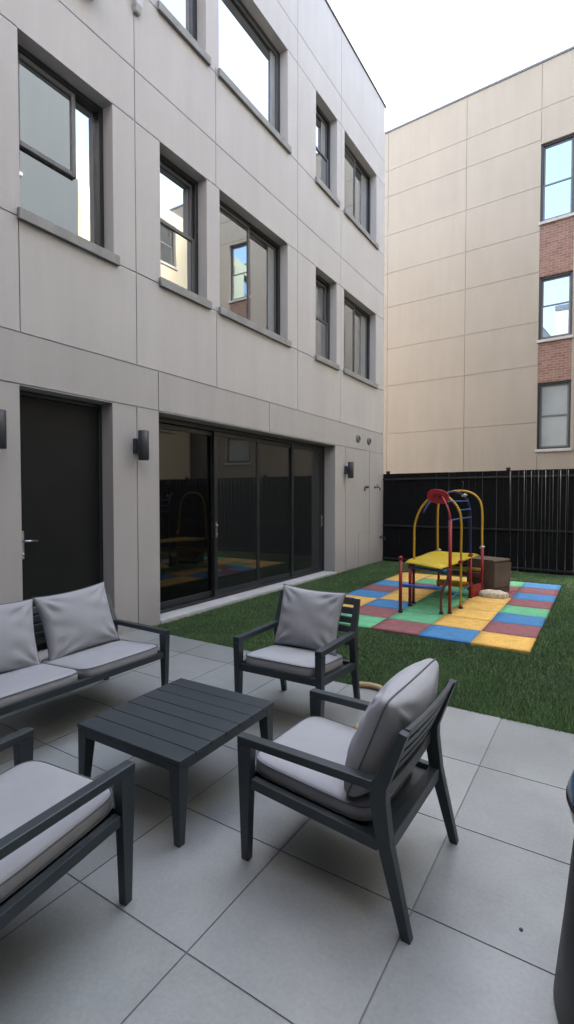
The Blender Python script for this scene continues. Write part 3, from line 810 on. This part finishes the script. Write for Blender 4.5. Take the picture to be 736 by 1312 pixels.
# ------------------------------------------------------------------ soft parts
def spow(a, p): return math.copysign(abs(a) ** p, a)
def seat_cushion(w, d, t, parent, x0=0.0, y0=0.0, z0=0.0, tilt=0.0, seed=0):
    """box cushion with crowned top and piping round its top and bottom edge"""
    r_ = random.Random(seed)
    m = MB(); n = 22; rad = .045
    def outline(k, N_=64, s=1.0):
        a = 2 * PI * k / N_
        return (spow(math.cos(a), .28) * w / 2 * s, spow(math.sin(a), .28) * d / 2 * s)
    N_ = 72
    def pt(x, y, z):
        z += tilt * (y) ; return (x0 + x, y0 + y, z0 + z)
    prof = [(.0, .0), (.5, .0), (.9, .002), (.985, .008), (1.0, .02), (1.008, t * .5), (1.0, t - .02), (.985, t - .006)]
    rings = []
    for s_, z in prof[1:]:
        rings.append([m.bm.verts.new(pt(*outline(k, N_, s_), z)) for k in range(N_)])
    for s_ in (.93, .82, .66, .45, .22):
        rg = []
        for k in range(N_):
            x, y = outline(k, N_, s_)
            u, v = x / (w / 2), y / (d / 2)
            z = t - .006 + .020 * (1 - u ** 4) * (1 - v ** 4) ** .7 + .0018 * math.sin(9 * u + seed) * math.cos(7 * v + seed)
            rg.append(m.bm.verts.new(pt(x, y, z)))
        rings.append(rg)
    for A_, B__ in zip(rings, rings[1:]):
        for k in range(N_):
            f = m.bm.faces.new((A_[k], A_[(k + 1) % N_], B__[(k + 1) % N_], B__[k])); f.smooth = True
    c0 = m.bm.verts.new(pt(0, 0, t + .014))
    for k in range(N_):
        f = m.bm.faces.new((rings[-1][k], rings[-1][(k + 1) % N_], c0)); f.smooth = True
    m.bm.faces.new(rings[0][::-1])
    o = m.build('seat_cushion', M['cushion'], parent)
    pp = MB()
    for z in (t - .008, .012):
        pp.tube([pt(*outline(k, N_, 1.002), z) for k in range(N_)], .0034, 6, closed=True)
    pp.build('piping', M['piping'], o)
    return o

def pillow_mesh(w, h, t, seed, box=False):
    """scatter cushion: knife edge, pulled-in sides, pointed corners, creases near the corners"""
    m = MB(); n = 40
    r_ = random.Random(seed); ph = [r_.uniform(0, 6.28) for _ in range(10)]
    def P_(i, j, side):
        u = 2 * i / n - 1; v = 2 * j / n - 1
        x = w / 2 * u * (1 - (.05 if box else .085) * (1 - v * v) * abs(u) ** 1.5)
        z = h / 2 * v * (1 - (.045 if box else .08) * (1 - u * u) * abs(v) ** 1.5)
        b = max(0, (1 - u ** 2) * (1 - v ** 2))
        cut = 1 - (.055 if box else 0) * (u * v) ** 8; x *= cut; z *= cut
        th = t / 2 * (b ** (.38 if box else .44)) * (1 + .10 * (v < 0) * -v)
        # creases radiating from the corners and edges
        ed = max(abs(u), abs(v))
        cr = 0
        for k, (cu, cv) in enumerate(((1, 1), (-1, 1), (1, -1), (-1, -1))):
            du, dv = u - cu, v - cv; rr = math.hypot(du, dv); an = math.atan2(dv, du)
            cr += math.sin(an * 11 + ph[k]) * math.exp(-((rr - .45) / .33) ** 2) * (.006 if box else .0085)
        cr += .004 * math.sin(13 * v + ph[4] + 3 * u) * abs(u) ** 2 * (1 - u * u) * 3
        cr += .0045 * math.sin(5 * u + 2.4 * v + ph[5]) * math.cos(3.3 * v + ph[6])
        th += cr * min(1, b * 5)
        return (x, side * th, z)
    for side in (-1, 1):
        G = [[m.bm.verts.new(P_(i, j, side)) for j in range(n + 1)] for i in range(n + 1)]
        for i in range(n):
            for j in range(n):
                f = m.bm.faces.new((G[i][j], G[i + 1][j], G[i + 1][j + 1], G[i][j + 1])); f.smooth = True
    bmesh.ops.remove_doubles(m.bm, verts=m.bm.verts, dist=.0002)
    edge = [P_(i, 0, 1) for i in range(n)] + [P_(n, j, 1) for j in range(n)] + [P_(n - i, n, 1) for i in range(n)] + [P_(0, n - j, 1) for j in range(n)]
    return m, [(p[0] * 1.004, 0, p[2] * 1.004) for p in edge]

def pillow(w, h, t, seed, label, group=None, box=False):
    m, edge = pillow_mesh(w, h, t, seed, box)
    o = m.build('back_pillow', M['cushion'])
    tag(o, label, 'cushion', group)
    pp = MB(); pp.tube(edge, .0034, 6, closed=True); pp.build('piping', M['piping'], o)
    return o

# ------------------------------------------------------------------ slatted armchairs and sofa
def seat_frame(name, W, seats=1):
    """front at y=0 facing -y, back at +y, x across"""
    root = empty(name)
    x = W / 2 - .024
    az = .514; ab = .687
    for s in (-1, 1):
        # tapered front leg
        MB().hexa([(s * x - .018, .012, 0), (s * x + .018, .012, 0), (s * x + .018, .048, 0), (s * x - .018, .048, 0)],
                  [(s * x - .023, -.006, az - .002), (s * x + .023, -.006, az - .002), (s * x + .023, .066, az - .002), (s * x - .023, .066, az - .002)]).build('front_leg', M['dark'], root, bevel=.003)
        # splayed rear leg running on into the raked back upright
        m = MB()
        ring = lambda y0, y1, z, hw, zz=None: [(s * x - hw, y0, z), (s * x + hw, y0, z), (s * x + hw, y1, z if zz is None else zz), (s * x - hw, y1, z if zz is None else zz)]
        secs = [ring(.748, .784, 0, .018), ring(.652, .708, .33, .022), ring(.625, .69, .48, .023), ring(.63, .69, .53, .023), ring(.736, .768, .757, .019, .75)]
        vs_ = [[m.bm.verts.new(p) for p in q] for q in secs]
        m.bm.faces.new(vs_[0][::-1]); m.bm.faces.new(vs_[-1])
        for a_, b_ in zip(vs_, vs_[1:]):
            for k in range(4): m.bm.faces.new((a_[k], a_[(k + 1) % 4], b_[(k + 1) % 4], b_[k]))
        m.build('rear_leg', M['dark'], root, bevel=.003)
        # armrest laid over the front leg and running back to the upright
        MB().box(s * x - .0235, s * x + .0235, -.0065, ab - .05, az, az + .036).build('armrest', M['dark'], root, bevel=.004)
        MB().bar((s * x, .066, .352), (s * x, .655, .312), .017, .022, side=(1, 0, 0)).build('side_rail', M['dark'], root, bevel=.003)
    xi = x - .024
    MB().box(-xi, xi, .012, .05, .332, .376).build('front_rail', M['dark'], root, bevel=.003)
    MB().box(-xi, xi, .652, .700, .283, .335).build('back_rail', M['dark'], root, bevel=.003)
    sb = MB()
    sb.hexa([(-xi, .052, .326), (xi, .052, .326), (xi, .65, .287), (-xi, .65, .287)], [(-xi, .052, .35), (xi, .052, .35), (xi, .65, .311), (-xi, .65, .311)])
    sb.build('seat_base', M['dark'], root)
    def onback(z): return .655 + (z - .53) / (.757 - .53) * .098
    for k, (z0, z1) in enumerate(((.712, .757), (.652, .694), (.594, .634), (.536, .576), (.45, .50))):
        if z0 < .53: ya, yb = .648, .650
        else: ya, yb = onback(z0), onback(z1)
        bow = .012
        m = MB(); nseg = 8
        P_ = []
        for i in range(nseg + 1):
            u = -1 + 2 * i / nseg; xx = u * xi; dy = bow * (1 - u * u)
            P_.append([(xx, ya - .011 + dy, z0), (xx, ya + .011 + dy, z0), (xx, yb + .011 + dy, z1), (xx, yb - .011 + dy, z1)])
        vv = [[m.bm.verts.new(p) for p in q] for q in P_]
        m.bm.faces.new(vv[0][::-1]); m.bm.faces.new(vv[-1])
        for a_, b_ in zip(vv, vv[1:]):
            for q in range(4): m.bm.faces.new((a_[q], a_[(q + 1) % 4], b_[(q + 1) % 4], b_[q]))
        m.build('back_slat', M['dark'], root, bevel=.002, seg=1)
    cwid = (2 * xi - .006) / seats
    for k in range(seats):
        seat_cushion(cwid - .006, .585, .072, root, -xi + .003 + cwid * (k + .5), .31, .347, tilt=-.075, seed=k + 2)
    return root

def place(root, x, y, rz, scale=None):
    root.location = (x, y, 0); root.rotation_euler = (0, 0, rz)
    if scale: root.scale = scale
    return root
def local(root_xyz, rz, p, sc=(1, 1, 1)):
    c, s = math.cos(rz), math.sin(rz); X, Y, Z = p[0] * sc[0], p[1] * sc[1], p[2] * sc[2]
    return Vector((root_xyz[0] + c * X - s * Y, root_xyz[1] + s * X + c * Y, Z))

chair = seat_frame('armchair', .663)
CH = 'slatted armchairs around the coffee table'
cC = (-1.335, 2.04, R(-91.3)); place(chair, *cC)
tag(chair, 'dark slatted armchair seen from behind, nearest on the right, turned to the table', 'armchair', CH)
chB = copy_tree(chair); cB = (-1.865, 2.785, R(2.0)); scB = (1.06, .87, 1.10); place(chB, *cB, scB)
tag(chB, 'dark slatted armchair facing the camera at the lawn edge behind the table', 'armchair', CH)
chD = copy_tree(chair); cD = (-1.88, 1.285, R(185.0)); place(chD, *cD)
tag(chD, 'dark slatted armchair cut off by the left photo edge in front of the table', 'armchair', CH)
SW = 1.50
sofa = seat_frame('sofa', SW, 2)
cS = (-2.905, 2.062, R(89.0)); place(sofa, *cS)
tag(sofa, 'dark slatted two seat sofa with grey cushions in front of the dark door', 'sofa')

def lean(o, c, p, lean_deg, roll=0, sc=(1, 1, 1), extra=0):
    """stand pillow o in chair frame c at local point p (its centre), leaning back"""
    o.location = local(c[:2], c[2], p, sc)
    o.rotation_euler = (Matrix.Rotation(c[2] + extra, 3, 'Z') @ Matrix.Rotation(-R(lean_deg), 3, 'X') @ Matrix.Rotation(R(roll), 3, 'Y')).to_euler()
pC = pillow(.60, .47, .22, 11, 'plump grey back pillow on the nearest right armchair, seen from behind', box=True)
lean(pC, cC, (-.012, .590, .632), 22, 1)
pB = pillow(.54, .47, .17, 12, 'grey back pillow on the armchair at the lawn edge')
lean(pB, cB, (.0, .555, .61), 17, 2, scB)
pS1 = pillow(.62, .50, .18, 13, 'grey back pillow at the right end of the sofa, in front of the dark door')
lean(pS1, cS, (.325, .555, .635), 19, -3)
pS2 = pillow(.62, .50, .18, 14, 'grey back pillow on the left seat of the sofa, cut by the photo edge')
lean(pS2, cS, (-.325, .555, .635), 19, 4)
# ------------------------------------------------------------------ coffee table
tb = empty('coffee_table', (-1.975, 1.998, 0), R(0.8)); tag(tb, 'low dark coffee table with slatted top between the sofa and the armchairs', 'table')
tw, td, th_ = .735, .785, .402
n = 7; sw = td / n
for k in range(n):
    y0 = -td / 2 + k * sw
    MB().box(-tw / 2, tw / 2, y0 + .0022, y0 + sw - .0022, th_ - .022, th_).build('top_slat', M['dark'], tb, bevel=.0022)
ap = MB(); q = .006; ah = .058
ap.box(-tw / 2 + q, tw / 2 - q, -td / 2 + q, -td / 2 + q + .022, th_ - .024 - ah + .02, th_ - .0235)
ap.box(-tw / 2 + q, tw / 2 - q, td / 2 - q - .022, td / 2 - q, th_ - .024 - ah + .02, th_ - .0235)
ap.box(-tw / 2 + q, -tw / 2 + q + .022, -td / 2 + q + .0225, td / 2 - q - .0225, th_ - .024 - ah + .02, th_ - .0235)
ap.box(tw / 2 - q - .022, tw / 2 - q, -td / 2 + q + .0225, td / 2 - q - .0225, th_ - .024 - ah + .02, th_ - .0235)
ap.build('apron', M['dark'], tb, bevel=.002, seg=1)
un = MB()
un.box(-.02, .02, -td / 2 + .03, td / 2 - .03, th_ - .045, th_ - .0235); un.build('cross_rail', M['dark'], tb)
for sx in (-1, 1):
    for sy in (-1, 1):
        cx0, cy0 = sx * (tw / 2 - .004), sy * (td / 2 - .004)
        def q4(a, z): return [(min(cx0, cx0 - sx * a), min(cy0, cy0 - sy * a), z), (max(cx0, cx0 - sx * a), min(cy0, cy0 - sy * a), z), (max(cx0, cx0 - sx * a), max(cy0, cy0 - sy * a), z), (min(cx0, cx0 - sx * a), max(cy0, cy0 - sy * a), z)]
        MB().hexa(q4(.036, 0), q4(.068, th_ - .0237)).build('leg', M['dark'], tb, bevel=.003)

# ------------------------------------------------------------------ kettle barbecue at the right edge
gx = Vector((fw.x, fw.y, 0)).normalized() * 1.40 + rt * 1.146
gr = empty('kettle_barbecue', (gx.x, gx.y, 0), R(20)); tag(gr, 'dark kettle barbecue with blue grey lid at the right photo edge', 'barbecue')
zr = .655; Rb = .30
MB().lathe([(.05, -.20), (.14, -.185), (.21, -.15), (.262, -.10), (.29, -.045), (Rb, 0), (Rb + .004, .006), (Rb + .004, .014), (Rb - .01, .016)], (0, 0, zr), 64).build('bowl', M['enamel'], gr)
lid = MB().lathe([(Rb - .004, .018), (Rb + .001, .028), (.290, .06), (.268, .105), (.22, .155), (.14, .19), (.05, .208), (.01, .21)], (0, 0, zr), 64).build('lid', M['lid'], gr)
h = MB(); h.tube(catmull([(-.07, 0, zr + .2), (-.06, 0, zr + .25), (.06, 0, zr + .25), (.07, 0, zr + .2)], 6), .013, 10); h.build('handle', M['black'], lid)
MB().lathe([(.325, 0), (.33, .01), (.303, .28), (.283, .50), (.277, .52), (.24, .525)], (0, 0, .002), 64).build('stand', M['black'], gr)
# ------------------------------------------------------------------ small toys lying behind the nearest armchair
toy_m = mat('cream_foam', (.5, .36, .2), .8, .15, 10, .2, 60)
orange_m = mat('orange_foam', (.6, .2, .04), .7, .15, 10)
ty = empty('foam_noodle', (-1.6, 3.8, .025)); tag(ty, 'cream foam noodle with an orange end lying along the lawn edge', 'toy')
MB().tube(catmull([(-.13, .02, 0), (-.04, .05, 0), (.04, .05, 0), (.10, .02, 0)], 6), .024, 12).build('foam_body', toy_m, ty)
MB().tube(catmull([(.10, .02, 0), (.135, -.005, 0), (.16, -.04, 0)], 6), .025, 12, r2=.018).build('end_cap', orange_m, ty)
tt = MB(); tt.lathe([(.012, 0), (.04, .0), (.05, .02), (.04, .045), (.012, .05)], (0, 0, 0), 16)
tt.tube(catmull([(0, 0, .025), (.01, .06, .03), (.03, .11, .02)], 5), .018, 8)
tag(tt.build('toy_block', toy_m, loc=(-1.375, 3.09, .002)), 'small tan toy on the pavers peeking out behind the nearest armchair pillow', 'toy')
# small drain stud in the paving
tag(MB().lathe([(0, 0), (.007, 0), (.007, .003), (0, .0035)], (-.234, 1.98, .0005), 12).build('floor_stud', M['lamp']), 'tiny dark stud in the paving right of the nearest armchair', 'stud')

# ------------------------------------------------------------------ light
SUN_EL, SUN_D = R(38), Vector((-.93, .37, 0)).normalized()
az = math.atan2(SUN_D.x, SUN_D.y)                     # clockwise from +Y
w = bpy.data.worlds.new('World'); scn.world = w; w.use_nodes = True
nt = w.node_tree; bg = nt.nodes['Background']
sky = nt.nodes.new('ShaderNodeTexSky'); sky.sky_type = 'NISHITA'; sky.sun_disc = False
sky.sun_elevation = SUN_EL; sky.sun_rotation = az
sky.air_density = 1.0; sky.dust_density = 6.0; sky.ozone_density = 1.0
hs = nt.nodes.new('ShaderNodeHueSaturation'); hs.inputs['Saturation'].default_value = .72     # haze: paler sky
nt.links.new(sky.outputs[0], hs.inputs['Color']); nt.links.new(hs.outputs[0], bg.inputs[0]); bg.inputs[1].default_value = 1.36
sun = bpy.data.lights.new('sun', 'SUN'); sun.energy = 2.0; sun.angle = R(.5); sun.color = (1, .93, .82)
so = bpy.data.objects.new('sun', sun); link(so); so.location = (-20, 8, 20)
tosun = Vector((SUN_D.x * math.cos(SUN_EL), SUN_D.y * math.cos(SUN_EL), math.sin(SUN_EL)))
so.rotation_euler = tosun.to_track_quat('Z', 'Y').to_euler()

scn.view_settings.view_transform = 'Standard'; scn.view_settings.look = 'None'; scn.view_settings.exposure = 0
scn.render.engine = 'CYCLES'
scn.cycles.max_bounces = 10; scn.cycles.diffuse_bounces = 1
